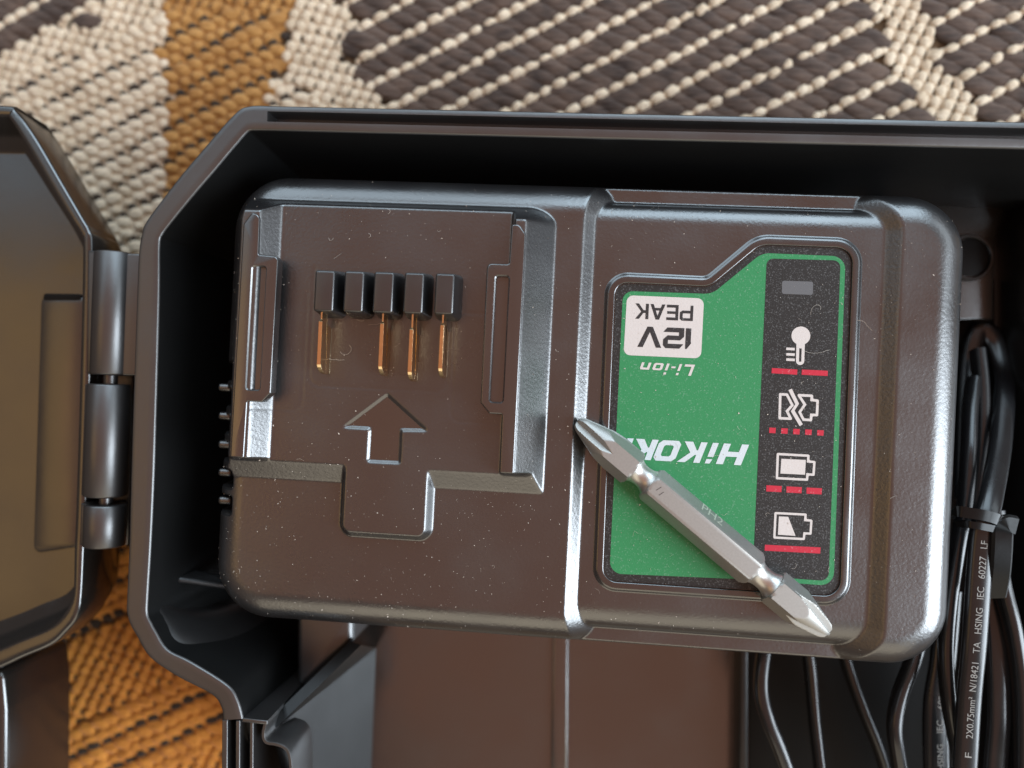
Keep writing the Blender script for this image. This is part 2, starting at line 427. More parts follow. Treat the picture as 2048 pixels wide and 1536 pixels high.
pairs = [((2330, 249), (2330, 304.5)), ((1300, 227), (1300, 279.5)), ((800, 216.3), (800, 267)), ((640, 212.7), (640, 263)), ((580, 211.4), (580, 261.5)), ((555, 210.9), (555, 261)), ((540, 210.4), (540, 260.7)), ((528, 209.8), (524, 260.5)), ((514, 209.6), (509, 260.6)),
         ((498, 211), (500, 261)), ((478, 218), (492, 266)), ((448, 248), (465, 297)), ((410, 292), (430, 339)), ((355, 357), (388, 388)),
         ((293, 440), (343, 443)), ((282, 468), (324, 469)), ((276, 508), (318.5, 492)), ((272, 600), (317.5, 600)), ((262, 900), (309, 900)),
         ((257, 1088), (302, 1070)), ((252, 1200), (295, 1190)), ((252, 1225), (294, 1228)), ((259, 1250), (302, 1247)),
         ((271, 1271), (310, 1262)), ((299, 1316), (334, 1299)), ((355, 1355), (380, 1323)), ((422, 1390), (453, 1369)),
         ((441, 1416), (475, 1400)), ((445, 1440), (486, 1438))]
out = spline([P(*a, RIM) for a, b in pairs], 5); inn = spline([P(*b, RIM) for a, b in pairs], 5)
def rim_rings(out, inn):
    rings = []; nrm = (out-inn); nrm /= np.linalg.norm(nrm, axis=1, keepdims=True)
    nrm[:, 2] = 0
    px_out = [PIX(o)[0] for o in out]; px_in = [PIX(o) for o in inn]
    g = np.array([1.0 if x > 536.5 and y < 400 else 0.0 for x, y in px_in])
    lerp = lambda t: inn+(out-inn)*t
    def z(p, dz): q = p.copy(); q[:, 2] += dz; return q
    gz = -4.5*g
    rings.append(z(out-nrm*3.0, CARPET-RIM+1.0)); rings.append(z(out+nrm*0.0, -0.5)); rings.append(z(out-nrm*0.18, -0.12)); rings.append(z(out-nrm*0.45, 0))
    rings.append(z(lerp(0.76), 0)); rings.append(z(lerp(0.75), -0.15*g)); rings.append(z(lerp(0.745), gz)); rings.append(z(lerp(0.36), gz))
    rings.append(z(lerp(0.355), -0.15*g)); rings.append(z(lerp(0.345), 0))
    rings.append(z(inn+nrm*0.45, 0)); rings.append(z(inn+nrm*0.18, -0.12)); rings.append(z(inn, -0.5)); rings.append(z(inn-nrm*2.2, FLOOR-RIM))
    return rings
# a doubled station gives the groove its square end
R_ = rim_rings(out, inn)
n_ = len(out); V = [tuple(q) for r in R_ for q in r]; F = bridge(R_, closed=False)
F.append(tuple(k*n_+n_-1 for k in range(len(R_))))
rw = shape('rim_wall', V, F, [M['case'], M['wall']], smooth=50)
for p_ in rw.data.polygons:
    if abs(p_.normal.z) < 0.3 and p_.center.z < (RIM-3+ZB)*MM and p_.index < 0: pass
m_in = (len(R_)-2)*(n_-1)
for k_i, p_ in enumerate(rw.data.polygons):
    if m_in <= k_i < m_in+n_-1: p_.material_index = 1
# floor
fl = [tuple(p) for p in R_[-1]]+[tuple(P(560, 1500, FLOOR)), tuple(P(560, 1700, FLOOR)), tuple(P(2330, 1700, FLOOR))]
shape('case_floor', fl, tess([[(p[0], p[1]) for p in fl]]), M['floor'], smooth=None)
# floor rib, divider
pprism('floor_rib', [(1108, 1150), (1138, 1152), (1134, 1640), (1100, 1640)], FLOOR-1, FLOOR+1.4, 0.6, M['floor'])
pprism('divider', [(1482, 1180), (1498, 1180), (1496, 1640), (1478, 1640)], FLOOR-1, FLOOR+7, 0.6, M['case_in'])
pprism('cord_shade_sheet', [(1500, 560), (1990, 560), (1985, 1640), (1497, 1640)], FLOOR-1, FLOOR+0.6, 0.3, M['wall'])  # dark sheet added to imitate the shade beneath the cord loops
# end of the rim: thin ribs and the curled lip
pprism('rib', [(443.5, 1440), (455, 1440), (454, 1640), (442, 1640)], -40, RIM-0.15, 0.3, M['case'])
pprism('rib', [(471, 1441), (480, 1441), (479, 1640), (470, 1640)], -40, RIM-0.3, 0.3, M['case'])
pprism('rib', [(499, 1442), (506.5, 1442), (506, 1640), (498, 1640)], -40, RIM-0.6, 0.3, M['case'])
pprism('rib', [(484, 1436), (535, 1441.5), (534.5, 1450), (483, 1445)], -40, RIM-0.1, 0.3, M['case'])
lip = spline(px3([(530, 1447, 1), (526, 1470, 1), (532, 1485, 1), (552, 1489, 1), (570, 1497, 1), (579, 1515, 1), (582, 1560, 1), (582, 1650, 1)]), 6)
V, F = sweep(lip, [(-.45, -12), (.45, -12), (.45, -.3), (.25, 0), (-.25, 0), (-.45, -.3)])
shape('lip', V, F, M['case'], smooth=50)
# bulging cradle wall in the lower left corner
ci = spline(px3([(303, 1030, -1), (299, 1110, -1), (296, 1170, -1), (295, 1228, -1), (310, 1262, -1), (334, 1299, -1), (380, 1323, -1), (453, 1369, -1), (475, 1400, -1), (486, 1438, -1), (512, 1446, -1)]), 6)
co = spline(px3([(372, 1030, -38), (405, 1110, -38), (452, 1175, -34), (500, 1195, -32), (535, 1225, -32), (560, 1255, -33), (578, 1290, -34), (588, 1330, -35), (590, 1370, -36), (585, 1410, -37), (575, 1450, -38)]), 6)
rings = []
for k in range(13):
    t = k/12; a = t*math.pi/2
    w_xy, w_z = math.sin(a)**1.0, 1-math.cos(a)
    r = ci*(1-w_xy)+co*w_xy; r[:, 2] = ci[:, 2]*(1-w_z)+co[:, 2]*w_z
    rings.append(r)
V = [tuple(q) for r in rings for q in r]; F = bridge(rings, closed=False)
shape('cradle', V, F, M['case_in'], smooth=60)
V, F = sweep(spline(px3([(300, 1158, -9), (345, 1160, -9.5), (382, 1164, -11), (440, 1172, -14), (520, 1180, -18)]), 5), [(-.7, -6), (.7, -6), (.7, -.4), (.3, 0), (-.3, 0), (-.7, -.4)])
shape('shelf_rib', V, F, M['case_in'], smooth=50)
# post with a rounded shoulder and the slanting partition beside it
pprism('post', [(592, 1225), (706, 1228), (706, 1285), (655, 1330), (592, 1392)], FLOOR, -17, 1.6, M['case'], rnd=1.5, seg=5)
A, B_, C_, D_, E_ = P(722, 1290, -14), P(545, 1462, -4), P(752, 1296, FLOOR), P(738, 1640, FLOOR), P(585, 1640, -4)
A2, B2 = P(700, 1283, -15), P(528, 1450, -5)
V = [A, B_, E_, D_, C_, A2, B2, A2+np.array([0, 0, -26]), B2+np.array([0, 0, -36])]
shape('partition', V, [(0, 1, 4), (1, 3, 4), (1, 2, 3), (0, 5, 6, 1), (5, 7, 8, 6)], M['case_in'], smooth=30)
# right end: boss ring and cross wall
LG = -36.0
pprism('corner_ledge', [(1770, 402), (2014, 405), (1991, 480), (1987, 640), (1770, 640)], FLOOR-1, LG, 0.5, M['ledge'])
bc = P(1940, 515, LG+1); th = np.linspace(0, 2*math.pi, 37)[:-1]
ring = lambda r, z: [(bc[0]+r*math.cos(t), bc[1]+r*math.sin(t), z) for t in th]
RR = [ring(5.6, LG-.5), ring(5.5, LG+.8), ring(5.3, LG+1), ring(4.9, LG+1), ring(4.7, LG+.8), ring(4.6, LG-.5)]
V = [q for r in RR for q in r]; shape('boss', V, bridge(RR)+[tuple(range(5*36, 6*36))], M['case_in'], smooth=45)
pprism('boss_shade_disc', [(1940+38*math.cos(t), 515+38*math.sin(t)) for t in th], FLOOR-1, LG+0.3, 0.1, M['wall'])  # solid dark disc, its colour imitates the shaded depth of the hole
q = [P(2017, 398, FLOOR), P(1993, 480, FLOOR), P(1996, 800, FLOOR), P(1985, 1130, FLOOR), P(1975, 1700, FLOOR), P(2600, 1700, FLOOR), P(2600, 398, FLOOR)]
prism('cross_wall', np.array([p[:2] for p in q])+np.array([100, 0]), FLOOR+ZB-1, FLOOR+ZB+15, 1.0, M['case_in'], case, draft=0.0)
# lid
lid = empty('lid', (0, 0, 0)); lid.parent = case
LZ = -4.0
lp = [((-260, 205), (-260, 228)), ((0, 209), (-5, 231)), ((30, 221), (16, 236)), ((68, 270), (45, 280)), ((118, 355), (92, 360)), ((164, 434), (138, 436)),
      ((178, 459), (159, 468)), ((184, 495), (164, 500)), ((181, 700), (160, 700)), ((172, 1000), (151, 1000)), ((167, 1100), (147, 1100)),
      ((162, 1197), (145, 1183)), ((152, 1239), (134, 1216)), ((130, 1267), (112, 1245)), ((102, 1292), (85, 1263)), ((46, 1316), (35, 1283)), ((0, 1337), (-10, 1302)), ((-80, 1365), (-90, 1330)), ((-260, 1420), (-265, 1385))]
lo = spline([P(*a, LZ) for a, b in lp], 5); li = spline([P(*b, LZ) for a, b in lp], 5)
nr = lo-li; nr /= np.linalg.norm(nr, axis=1, keepdims=True)
def zz(p, dz): q = p.copy(); q[:, 2] += dz; return q
rings = [zz(lo-nr*26, CARPET-LZ), zz(lo-nr*14, -32), zz(lo-nr*4, -19), zz(lo-nr*0.6, -11), zz(lo, -0.7), zz(lo-nr*.3, -.15), zz(lo-nr*.8, 0),
         zz(li+nr*.5, 0), zz(li+nr*.15, -.2), zz(li-nr*0.2, -.8), zz(li-nr*1.6, -6.5), zz(li-nr*3.0, -9.0), zz(li-nr*5.5, -10.0)]
V = [tuple(q) for r in rings for q in r]
shape('lid_rim', V, bridge(rings, closed=False), M['lid'], parent=lid, smooth=50)
inner = rings[-1]; nI = len(inner)
V = [tuple(q) for q in inner]+[(-190, inner[0][1], LZ-10), (-190, inner[-1][1], LZ-10)]
V = [(v[0], v[1], v[2]+0.0) for v in V]
F = [tuple(range(nI-1, -1, -1))+(nI, nI+1)]
V2 = [(v[0], v[1]) for v in V]
shape('lid_panel', V, tess([[V2[i] for i in (list(range(nI))+[nI+1, nI])]]) and [tuple([(list(range(nI))+[nI+1, nI])[i] for i in t]) for t in tess([[V2[i] for i in (list(range(nI))+[nI+1, nI])]])], M['lid'], parent=lid, smooth=None)
q = np.array([P(x, y, LZ-9.2)[:2] for x, y in [(80, 592), (175, 594), (166, 1092), (64, 1108)]])+np.array([100, 0])
prism('raised_panel', rounded(q, 1.6, 4), LZ+ZB-10.5, LZ+ZB-9.55, 0.35, M['lid'], lid)
q = np.array([P(x, y, LZ-8.7)[:2] for x, y in [(84, 586), (158, 587), (158, 600), (80, 600)]])+np.array([100, 0])
prism('slot_shade_bar', rounded(q, .6, 3), LZ+ZB-10.3, LZ+ZB-9.45, 0.1, M['wall'], lid)  # solid dark bar painted as the shade inside a slot
q = np.array([P(x, y, -7)[:2] for x, y in [(-240, 1395), (-45, 1350), (5, 1338), (12, 1420), (10, 1700), (-240, 1700)]])+np.array([100, 0])
prism('lid_corner_block', rounded(q, 2.0, 4), -29+ZB, -7+ZB, 1.2, M['lid'], lid)
# hinge
def barrel(xa, ya, xb, yb, r, z):
    a, b = P(xa, ya, z), P(xb, yb, z); t = (b-a)/np.linalg.norm(b-a); s = np.cross(t, [0, 0, 1.0])
    rings = []
    for d, rr in ((0, r-.5), (.12, r-.2), (.4, r), (-.4, r), (-.12, r-.2), (0, r-.5)):
        c = (a if len(rings) < 3 else b)+t*d
        rings.append([c+s*rr*math.cos(f)+np.array([0, 0, 1.0])*rr*math.sin(f) for f in np.linspace(0, 2*math.pi, 41)[:-1]])
    V = [tuple(q) for r_ in rings for q in r_]
    F = bridge(rings)+[tuple(range(40)), tuple(range(5*40, 6*40))]
    shape('hinge_barrel', V, F, M['case'], smooth=40)
barrel(231, 506, 222, 750, 4.15, -3.2)
barrel(218.5, 768, 210, 992, 4.35, -3.2)
barrel(211, 1007, 208, 1092, 4.15, -3.2)
V, F = sweep([P(231, 520, -3.2), P(209, 1085, -3.2)], [(1.4*math.cos(f), 1.4*math.sin(f)) for f in np.linspace(0, 2*math.pi, 17)[:-1]])
shape('hinge_pin', V, F, M['case'], smooth=40)
pprism('hinge_leaf', [(226, 505), (282, 507), (273, 751), (216, 751)], -12, -1.4, 0.5, M['case'])
pprism('hinge_leaf', [(174, 500), (238, 505), (228, 751), (172, 748)], -12, -2.2, 0.6, M['case'])
pprism('hinge_leaf', [(168, 769), (222, 769), (214, 991), (160, 991)], -12, -1.8, 0.6, M['case'])
pprism('hinge_leaf', [(160, 1007), (214, 1007), (210, 1091), (158, 1091)], -12, -2.2, 0.6, M['case'])
pprism('hinge_leaf', [(178, 700), (268, 700), (256, 1090), (166, 1090)], -14, -9.0, 0.4, M['case'])

# ------------------------------------------------------------------ battery charger
charger = empty('battery_charger', (C0[0], C0[1], FLOOR), PHI, category='battery charger',
                label='black battery charger with green label lying in the open case')
CZ = -FLOOR
def loc3(V): return [(v[0], v[1], v[2]+CZ) for v in V]
U0, U1, V0, V1 = -77.1, 72.4, -46.6, 47.0
G = 0.2
us = np.arange(U0-0.3, U1+0.31, G); vs = np.arange(V0-0.3, V1+0.31, G)
U, Vv = np.meshgrid(us, vs, indexing='ij')
def inside_rr(U, V, u0, u1, v0, v1, r):
    """distance inside a rounded rectangle (negative outside)"""
    cx, cy, hx, hy = (u0+u1)/2, (v0+v1)/2, (u1-u0)/2, (v1-v0)/2
    qx, qy = np.abs(U-cx)-(hx-r), np.abs(V-cy)-(hy-r)
    return r-(np.hypot(np.maximum(qx, 0), np.maximum(qy, 0))+np.minimum(np.maximum(qx, qy), 0))
def sstep(x): x = np.clip(x, 0, 1); return x*x*(3-2*x)
def heights(U, V):
    d = inside_rr(U, V, U0, U1, V0, V1, 12.0)
    R = 7.0
    x = np.clip(R-d, 0, R)
    zA = np.sqrt(np.maximum(R*R-x*x, 0))-R
    # saddle with the label panel, bevels and side ledges
    tt = np.clip((V-39.0)/(43.5-39.0), 0, 1); tb = np.clip((-37.0-V)/(43.2-37.0), 0, 1)
    zS = -2.0-3.4*(1-np.sqrt(np.maximum(1-tt**2, 0)))-3.6*(1-np.sqrt(np.maximum(1-tb**2, 0)))
    edge = np.clip(0.5-d, 0, 0.5); zS = zS-0.5*(edge/0.5)**2
    cu = np.maximum(np.abs(V)-38.5, 0)**2; uL = -3.1+0.035*cu; uR = 58.6-0.075*cu
    zs = np.maximum(zS, np.maximum(zA-0.85*(U-uL), zA-0.74*(uR-U)))
    z = np.where((U > uL) & (U < uR), np.minimum(zA, zs), zA)
    # raised sliding platform
    a = -8.6-U; b = (40.8-V)*1.55; r = 6.0
    dB = np.where((a < r) & (b < r) & (U > -40), r-np.hypot(r-np.minimum(a, r), r-np.minimum(b, r)), np.minimum(a, b))
    zB = np.clip(dB/5.6, 0, 1)*6.7
    pocket = 2.5+4.4*np.clip((-63.9-U)/3.2, 0, 1)+4.4*np.clip((U+17.0)/0.5, 0, 1)
    zB = np.minimum(np.minimum(zB, pocket), -6.6+2.05*d)
    low = 2.5*np.clip((V+16.3)/3.8, 0, 1)
    zB = np.where(V < -12.2, np.where(low > 0, np.minimum(zB, low), -99), zB)
    dT = inside_rr(U, V, -49.3, -30.6, -26.9, -8, 2.6)
    zT = np.where(dT > 0, 2.5*np.clip(dT/0.9, 0, 1), -9)
    zP = np.maximum(np.where(dB > 0, zB, -9), zT)
    z = np.maximum(z, np.where((dB > 0) | (dT > 0), zP, -99))
    # recessed arrow
    s = arrow_sd(U, V); z = z-0.55*sstep((s+0.22)/0.44)
    # parting lines of the contact insert
    def line(u0, u1, v0, v1, r_, dep):
        return -dep*np.exp(-(inside_rr(U, V, u0, u1, v0, v1, r_)/0.17)**2)
    z = z+np.where(V < 27, line(*INS, 2.2, 0.10), 0)
    z = z+np.where((U < -55) & (V < 22), line(-70, INS[0]-1.2, -2.0, 60, 2.0, 0.08), 0)
    z = z+np.where((U > -30) & (U < -17.5) & (V < 19.5), line(INS[1]+1.0, -10, -2.6, 19.0, 2.0, 0.10), 0)
    # cooling slots in the left flank
    k = ((V+26.5)/5.55) % 1.0
    slot = (U < -73.0) & (V > -26.5) & (V < 6.8) & (k > 0.40)
    z = np.where(slot, np.minimum(z, -13.0), z)
    return z, d
ARROW = np.array([L(x, y, 2.5) for x, y in [(774, 789), (853, 861), (802, 860), (799, 926), (735, 923), (739, 857), (687, 854)]])
ARROW[:, 0] -= (ARROW[0, 0]+0)*0
ARROW = ccw(ARROW)
def arrow_sd(U, V):
    best = np.full(U.shape, 1e9); ins = np.zeros(U.shape, bool); n = len(ARROW)
    for i in range(n):
        a, b = ARROW[i], ARROW[(i+1) % n]; e = b-a
        t = np.clip(((U-a[0])*e[0]+(V-a[1])*e[1])/(e@e), 0, 1)
        best = np.minimum(best, np.hypot(U-a[0]-t*e[0], V-a[1]-t*e[1]))
        cond = (a[1] > V) != (b[1] > V)
        with np.errstate(divide='ignore', invalid='ignore'):
            xi = a[0]+(V-a[1])/(e[1] if e[1] != 0 else 1e-9)*e[0]
        ins ^= cond & (U < xi)
    return np.where(ins, best, -best)
_i0, _i1 = L(617, 770, 2.5), L(905, 560, 2.5)
INS = (_i0[0], _i1[0], _i0[1], 60.0)
Z, Dd = heights(U, Vv)
def blur(A, sig):
    r = int(3*sig+1); k = np.exp(-0.5*(np.arange(-r, r+1)/sig)**2); k /= k.sum()
    for ax_ in (0, 1):
        Ap = np.pad(A, [(r, r) if a == ax_ else (0, 0) for a in (0, 1)], mode='edge')
        A = sum(k[i]*np.take(Ap, range(i, i+A.shape[ax_]), axis=ax_) for i in range(2*r+1))
    return A
Zb = blur(Z, 1.15)
Zb = np.where(Dd < 1.2, Z*(1-np.clip(Dd/1.2, 0, 1))+Zb*np.clip(Dd/1.2, 0, 1), Zb)
# snap the outermost vertices onto the outline
gx, gy = np.gradient(Dd, G)
snap = Dd < 0
Us = np.where(snap, U-gx*Dd, U); Vs = np.where(snap, Vv-gy*Dd, Vv)
keep = Dd > -0.32
nu, nv = U.shape
idx = np.arange(nu*nv).reshape(nu, nv)
fm = keep[:-1, :-1] & keep[1:, :-1] & keep[1:, 1:] & keep[:-1, 1:]
quads = np.stack([idx[:-1, :-1][fm], idx[1:, :-1][fm], idx[1:, 1:][fm], idx[:-1, 1:][fm]], 1)
used = np.unique(quads); remap = np.full(nu*nv, -1); remap[used] = np.arange(len(used))
quads = remap[quads]
co_ = np.stack([Us.ravel(), Vs.ravel(), Zb.ravel()+CZ], 1)[used]*MM
me = bpy.data.meshes.new('housing')
me.vertices.add(len(co_)); me.vertices.foreach_set('co', co_.astype(np.float32).ravel())
me.loops.add(quads.size); me.loops.foreach_set('vertex_index', quads.astype(np.int32).ravel())
me.polygons.add(len(quads)); me.polygons.foreach_set('loop_start', np.arange(0, quads.size, 4, dtype=np.int32))
me.polygons.foreach_set('use_smooth', np.ones(len(quads), bool))
me.update(calc_edges=True); me.validate()
link('housing', me, M['body'], charger)
def hz(u, v):
    i = min(max(int(round((u-us[0])/G)), 0), nu-1); j = min(max(int(round((v-vs[0])/G)), 0), nv-1)
    return Zb[i, j]
for y_ in (775, 832, 889, 945, 1001):                            # ribs between the cooling slots
    c_ = L(449, y_, -5)
    prism('vent_rib', rounded([(c_[0]-1.4, c_[1]-.85), (c_[0]+1.6, c_[1]-.85), (c_[0]+1.6, c_[1]+.85), (c_[0]-1.4, c_[1]+.85)], .6, 4), -13+CZ, -4.6+CZ, 0.7, M['body'], charger, seg=4)
# lower shell below the bevel
ol = rounded([(U0, V0), (U1, V0), (U1, V1), (U0, V1)], 12.0, 10)
dense = []
for i in range(len(ol)):
    a, b = ol[i], ol[(i+1) % len(ol)]; k = max(1, int(np.linalg.norm(b-a)/1.5))
    dense += [a+(b-a)*t/k for t in range(k)]
ol = np.array(dense)
ztop = np.where((ol[:, 0] < -74) & (ol[:, 1] > -27.5) & (ol[:, 1] < 7.8), -14.0, -7.0)
r0 = [(p[0], p[1], z) for p, z in zip(ol, ztop)]
r1 = [(p[0], p[1], -41.5) for p in offset(ol, -1.2)]
link('lower_shell', mesh('lower_shell', loc3(r0+r1), bridge([r0, r1])+[tuple(range(len(ol), 2*len(ol)))], 40), M['body'], charger)

flat('arrow_floor', [offset(ARROW, -0.42)], 2.0+CZ, M['floor'], charger)
# slide rails with their long slots
def LP(pts, z): return np.array([L(x, y, z) for x, y in pts])
RT = 7.0
_nu = L(1145, 785, 0)
def lift(p): return [tuple(_nu+(np.array(q)-_nu)*((CAMH-RT)/(CAMH-5.5))) for q in p]
lr = rounded(lift([(-70.9, -12.0), (-68.1, -12.0), (-68.0, -0.7), (-65.0, -0.7), (-63.3, 1.2), (-63.2, 28.4), (-67.3, 28.6), (-67.4, 36.4), (-69.0, 37.0), (-70.7, 34.6)]),
             [0.3, .3, .3, .3, .3, 1.0, .4, 1.2, .5, 1.0], 4)
prism('rail', lr, 4.3+CZ, RT+CZ, 0.32, M['rail'], charger, holes=[(rounded(lift([(-68.3, 1.7), (-65.6, 1.7), (-65.6, 26.2), (-68.3, 26.2)]), .5, 3), RT-1.1+CZ)])
rr = rounded(lift([(-14.2, -12.0), (-17.0, -12.0), (-17.1, -0.6), (-19.6, -0.6), (-21.4, 1.4), (-21.5, 28.6), (-17.2, 28.6), (-17.1, 36.4), (-15.6, 36.4), (-14.2, 34.6)]),
             [.3, .3, .3, .3, .3, 1.0, .4, 0.6, 1.2, 1.0], 4)
prism('rail', rr, 4.3+CZ, RT+CZ, 0.32, M['rail'], charger, holes=[(rounded(lift([(-19.6, 1.7), (-17.1, 1.7), (-17.1, 26.2), (-19.6, 26.2)]), .5, 3), RT-1.1+CZ)])
# terminal blocks and the four gold blades
BT = 9.0
bx = [(626, 670), (685, 729), (744, 788.5), (805, 849), (867, 910)]
for k, (xa, xb) in enumerate(bx):
    ya, yb = 541+k*1.6, 622+k*1.4
    a, b = L(xa, yb, BT), L(xb, ya, BT)
    prism('terminal_block', rounded([(a[0], a[1]), (b[0], a[1]), (b[0], b[1]), (a[0], b[1])], 0.5, 3), 2.3+CZ, BT+CZ, 0.48, M['block'], charger, draft=0.75, seg=4)
for x, y0, y1 in ((641, 640, 748), (764, 645, 752), (823, 657, 763), (884.5, 648, 756)):
    zt = 8.4
    a, b = L(x, y0, zt), L(x-3, y1, zt-1)
    u = a[0]; va, vb = a[1], b[1]; vk = L(x, 600, zt)[1]
    prof = [(vk, 8.0), (va+0.15, 8.0), (va-0.2, 8.4)]+[(vb+2.4-2.4*math.sin(t), 8.4-4.7*(1-math.cos(t))) for t in np.linspace(0.25, math.pi/2, 7)]+[(vb+0.3, 2.6), (va-1, 2.6), (va-0.6, 5.0), (vk, 5.4)]
    h = 0.42; n = len(prof)
    neck = [0.2 if v > va else h for v, z in prof]
    V = [(u-w, v, z) for (v, z), w in zip(prof, neck)]+[(u+w, v, z) for (v, z), w in zip(prof, neck)]
    F = [(i, (i+1) % n, n+(i+1) % n, n+i) for i in range(n)]
    for t in tess([[(v, z) for v, z in prof]]): F += [tuple(t), tuple(n+i for i in t)]
    me = mesh('contact_blade', loc3(V), F, None)
    o = link('contact_blade', me, M['gold'], charger)
    bv = o.modifiers.new('edge', 'BEVEL'); bv.width = 0.00012; bv.segments = 2; bv.limit_method = 'ANGLE'

# label: raised frame, printed layers
LBZ = -1.86
LB = rounded(LP([(1232, 566), (1420, 575), (1521, 491), (1703, 498), (1677, 1191), (1207, 1160)], LBZ), [2.4, 4.5, 4.5, 3.0, 3.0, 2.6], 8)
LB = ccw(LB)
prof = [(0.14, -2.02), (0.14, -1.58), (0.22, -1.45), (0.38, -1.40), (0.7, -1.42), (1.25, -1.42), (1.5, -1.47), (1.8, -1.70), (2.1, -1.95), (2.35, -2.04)]
rings = [[(q[0], q[1], z) for q in offset(LB, d)] for d, z in prof]
link('label_frame', mesh('label_frame', loc3([q for r in rings for q in r]), bridge(rings), 70), M['frame'], charger)
label = flat('label', [LB], LBZ+CZ, M['l_black'], charger)
def lay(name, loops, lev, mat, **kw): return flat(name, loops, LBZ+0.03*lev+CZ, mat, label, **kw)
g_out = rounded(LP([(1246, 582), (1424, 588), (1524, 506), (1691, 513), (1667, 1172), (1480, 1158), (1219, 1147)], LBZ), [2.0, 4.0, 4.2, 2.6, 2.6, 0, 2.4], 8)
s_in = rounded(LP([(1533.5, 517), (1681, 521), (1657, 1162), (1505.5, 1151)], LBZ), [1.3, 1.4, 1.6, 0.3], 6)
lay('green_panel', [g_out], 1, M['l_green'])
lay('black_strip', [s_in], 2, M['l_black'])
lay('indicator_window', [rounded(LP([(1564, 561.5), (1626, 563.5), (1625.5, 590), (1563.5, 587.8)], LBZ), .4, 3)], 3, M['l_led'])
lay('badge', [rounded(LP([(1254, 590.5), (1408, 597), (1402, 717), (1247, 710)], LBZ), 1.3, 6)], 2, M['l_white'])
# lettering, drawn as outlines in reading direction (the label is seen upside down)
def rect(x0, y0, x1, y1): return [(x0, y0), (x1, y0), (x1, y1), (x0, y1)]
GL = {
 'P': (0.92, [[(0, 0), (.2, 0), (.2, .34), (.74, .34), (.92, .46), (.92, .88), (.78, 1), (0, 1)], [(.2, .52), (.2, .83), (.68, .83), (.72, .79), (.72, .56), (.68, .52)]], []),
 'E': (0.82, [[(0, 0), (.82, 0), (.82, .18), (.2, .18), (.2, .42), (.78, .42), (.78, .59), (.2, .59), (.2, .82), (.82, .82), (.82, 1), (0, 1)]], []),
 'A': (1.04, [[(0, 0), (.22, 0), (.32, .24), (.72, .24), (.82, 0), (1.04, 0), (.64, 1), (.40, 1)], [(.39, .41), (.52, .76), (.65, .41)]], []),
 'K': (0.95, [[(0, 0), (.21, 0), (.21, .42), (.36, .42), (.70, 0), (.95, 0), (.52, .52), (.92, 1), (.66, 1), (.36, .60), (.21, .60), (.21, 1), (0, 1)]], []),
 '1': (0.30, [[(.02, 0), (.30, 0), (.30, 1), (.22, 1), (.0, .72), (.02, .62)]], []),
 '2': (1.08, [[(0, 0), (.88, 0), (1.08, .22), (.27, .22), (.27, .38), (.85, .38), (1.08, .58), (1.08, .86), (.94, 1), (.22, 1), (.02, .78), (.82, .78), (.82, .60), (.2, .60), (0, .42)]], []),
 'V': (1.24, [[(0, 1), (.28, 1), (.62, .26), (.96, 1), (1.24, 1), (.76, 0), (.48, 0)]], []),
 'H': (1.18, [[(0, 0), (.33, 0), (.33, .38), (.85, .38), (.85, 0), (1.18, 0), (1.18, 1), (.85, 1), (.85, .62), (.33, .62), (.33, 1), (0, 1)]], []),
 'i': (0.28, [rect(0, 0, .28, .68)], [[(0, .79), (.28, .79), (.28, 1), (.06, 1)]]),
 'k': (1.08, [[(0, 0), (.30, 0), (.30, .40), (.36, .40), (.68, 0), (1.08, 0), (.62, .52), (1.08, 1), (.70, 1), (.36, .62), (.30, .62), (.30, 1), (0, 1)]], []),
 'O': (1.06, [[(.16, 0), (.90, 0), (1.06, .16), (1.06, .84), (.90, 1), (.16, 1), (0, .84), (0, .16)], [(.36, .23), (.30, .30), (.30, .70), (.36, .77), (.70, .77), (.76, .70), (.76, .30), (.70, .23)]], []),
 'I': (0.30, [rect(0, 0, .30, 1)], []),
 'L': (0.86, [[(0, 0), (.86, 0), (.86, .2), (.24, .2), (.24, 1), (0, 1)]], []),
 'j': (0.22, [rect(0, 0, .22, .62)], [rect(0, .80, .22, 1.0)]),
 '-': (0.36, [rect(0, .24, .36, .40)], []),
 'o': (0.86, [[(.12, 0), (.74, 0), (.86, .1), (.86, .54), (.74, .64), (.12, .64), (0, .54), (0, .1)], [(.27, .16), (.23, .2), (.23, .44), (.27, .48), (.59, .48), (.63, .44), (.63, .2), (.59, .16)]], []),
 'n': (0.84, [[(0, 0), (.23, 0), (.23, .46), (.56, .46), (.61, .41), (.61, 0), (.84, 0), (.84, .52), (.72, .64), (0, .64)]], []),
}
def word(name, letters, x0, y0, h, gap, slant, mat, lev, xs=1.0, at=None):
    """letters set from the reading-start point at pixel (x0, y0), height h in mm"""
    o = L(x0, y0, LBZ); pen = 0.0; V, F = [], []
    for i, ch in enumerate(letters):
        w, loops, extra = GL[ch]
        if at is not None: pen = at[i]
        for lps in [loops]+[[e] for e in extra]:
            tr = [[(o[0]-(pen+x*xs+slant*y)*h, o[1]-y*h) for x, y in lp] for lp in lps]
            b = len(V); V += [(q[0], q[1], LBZ+0.03*lev+CZ) for lp in tr for q in lp]
            F += [tuple(b+k for k in t) for t in tess(tr)]
        pen += w*xs+gap
    me = mesh(name, V, F)
    for p in me.polygons:
        if p.normal.z < 0: me.flip_normals(); break
    return link(name, me, mat, label)
word('lettering', 'PEAK', 1387, 611.5, 3.08, 0.10, 0.0, M['l_ink'], 3, 0.92)
word('lettering', '12V', 1383.5, 657, 4.15, 0.07, 0.0, M['l_ink'], 3, 0.92)
word('lettering', 'Lj-jon', 1390, 729.5, 2.25, 0.26, 0.32, M['l_white'], 3, 1.0)
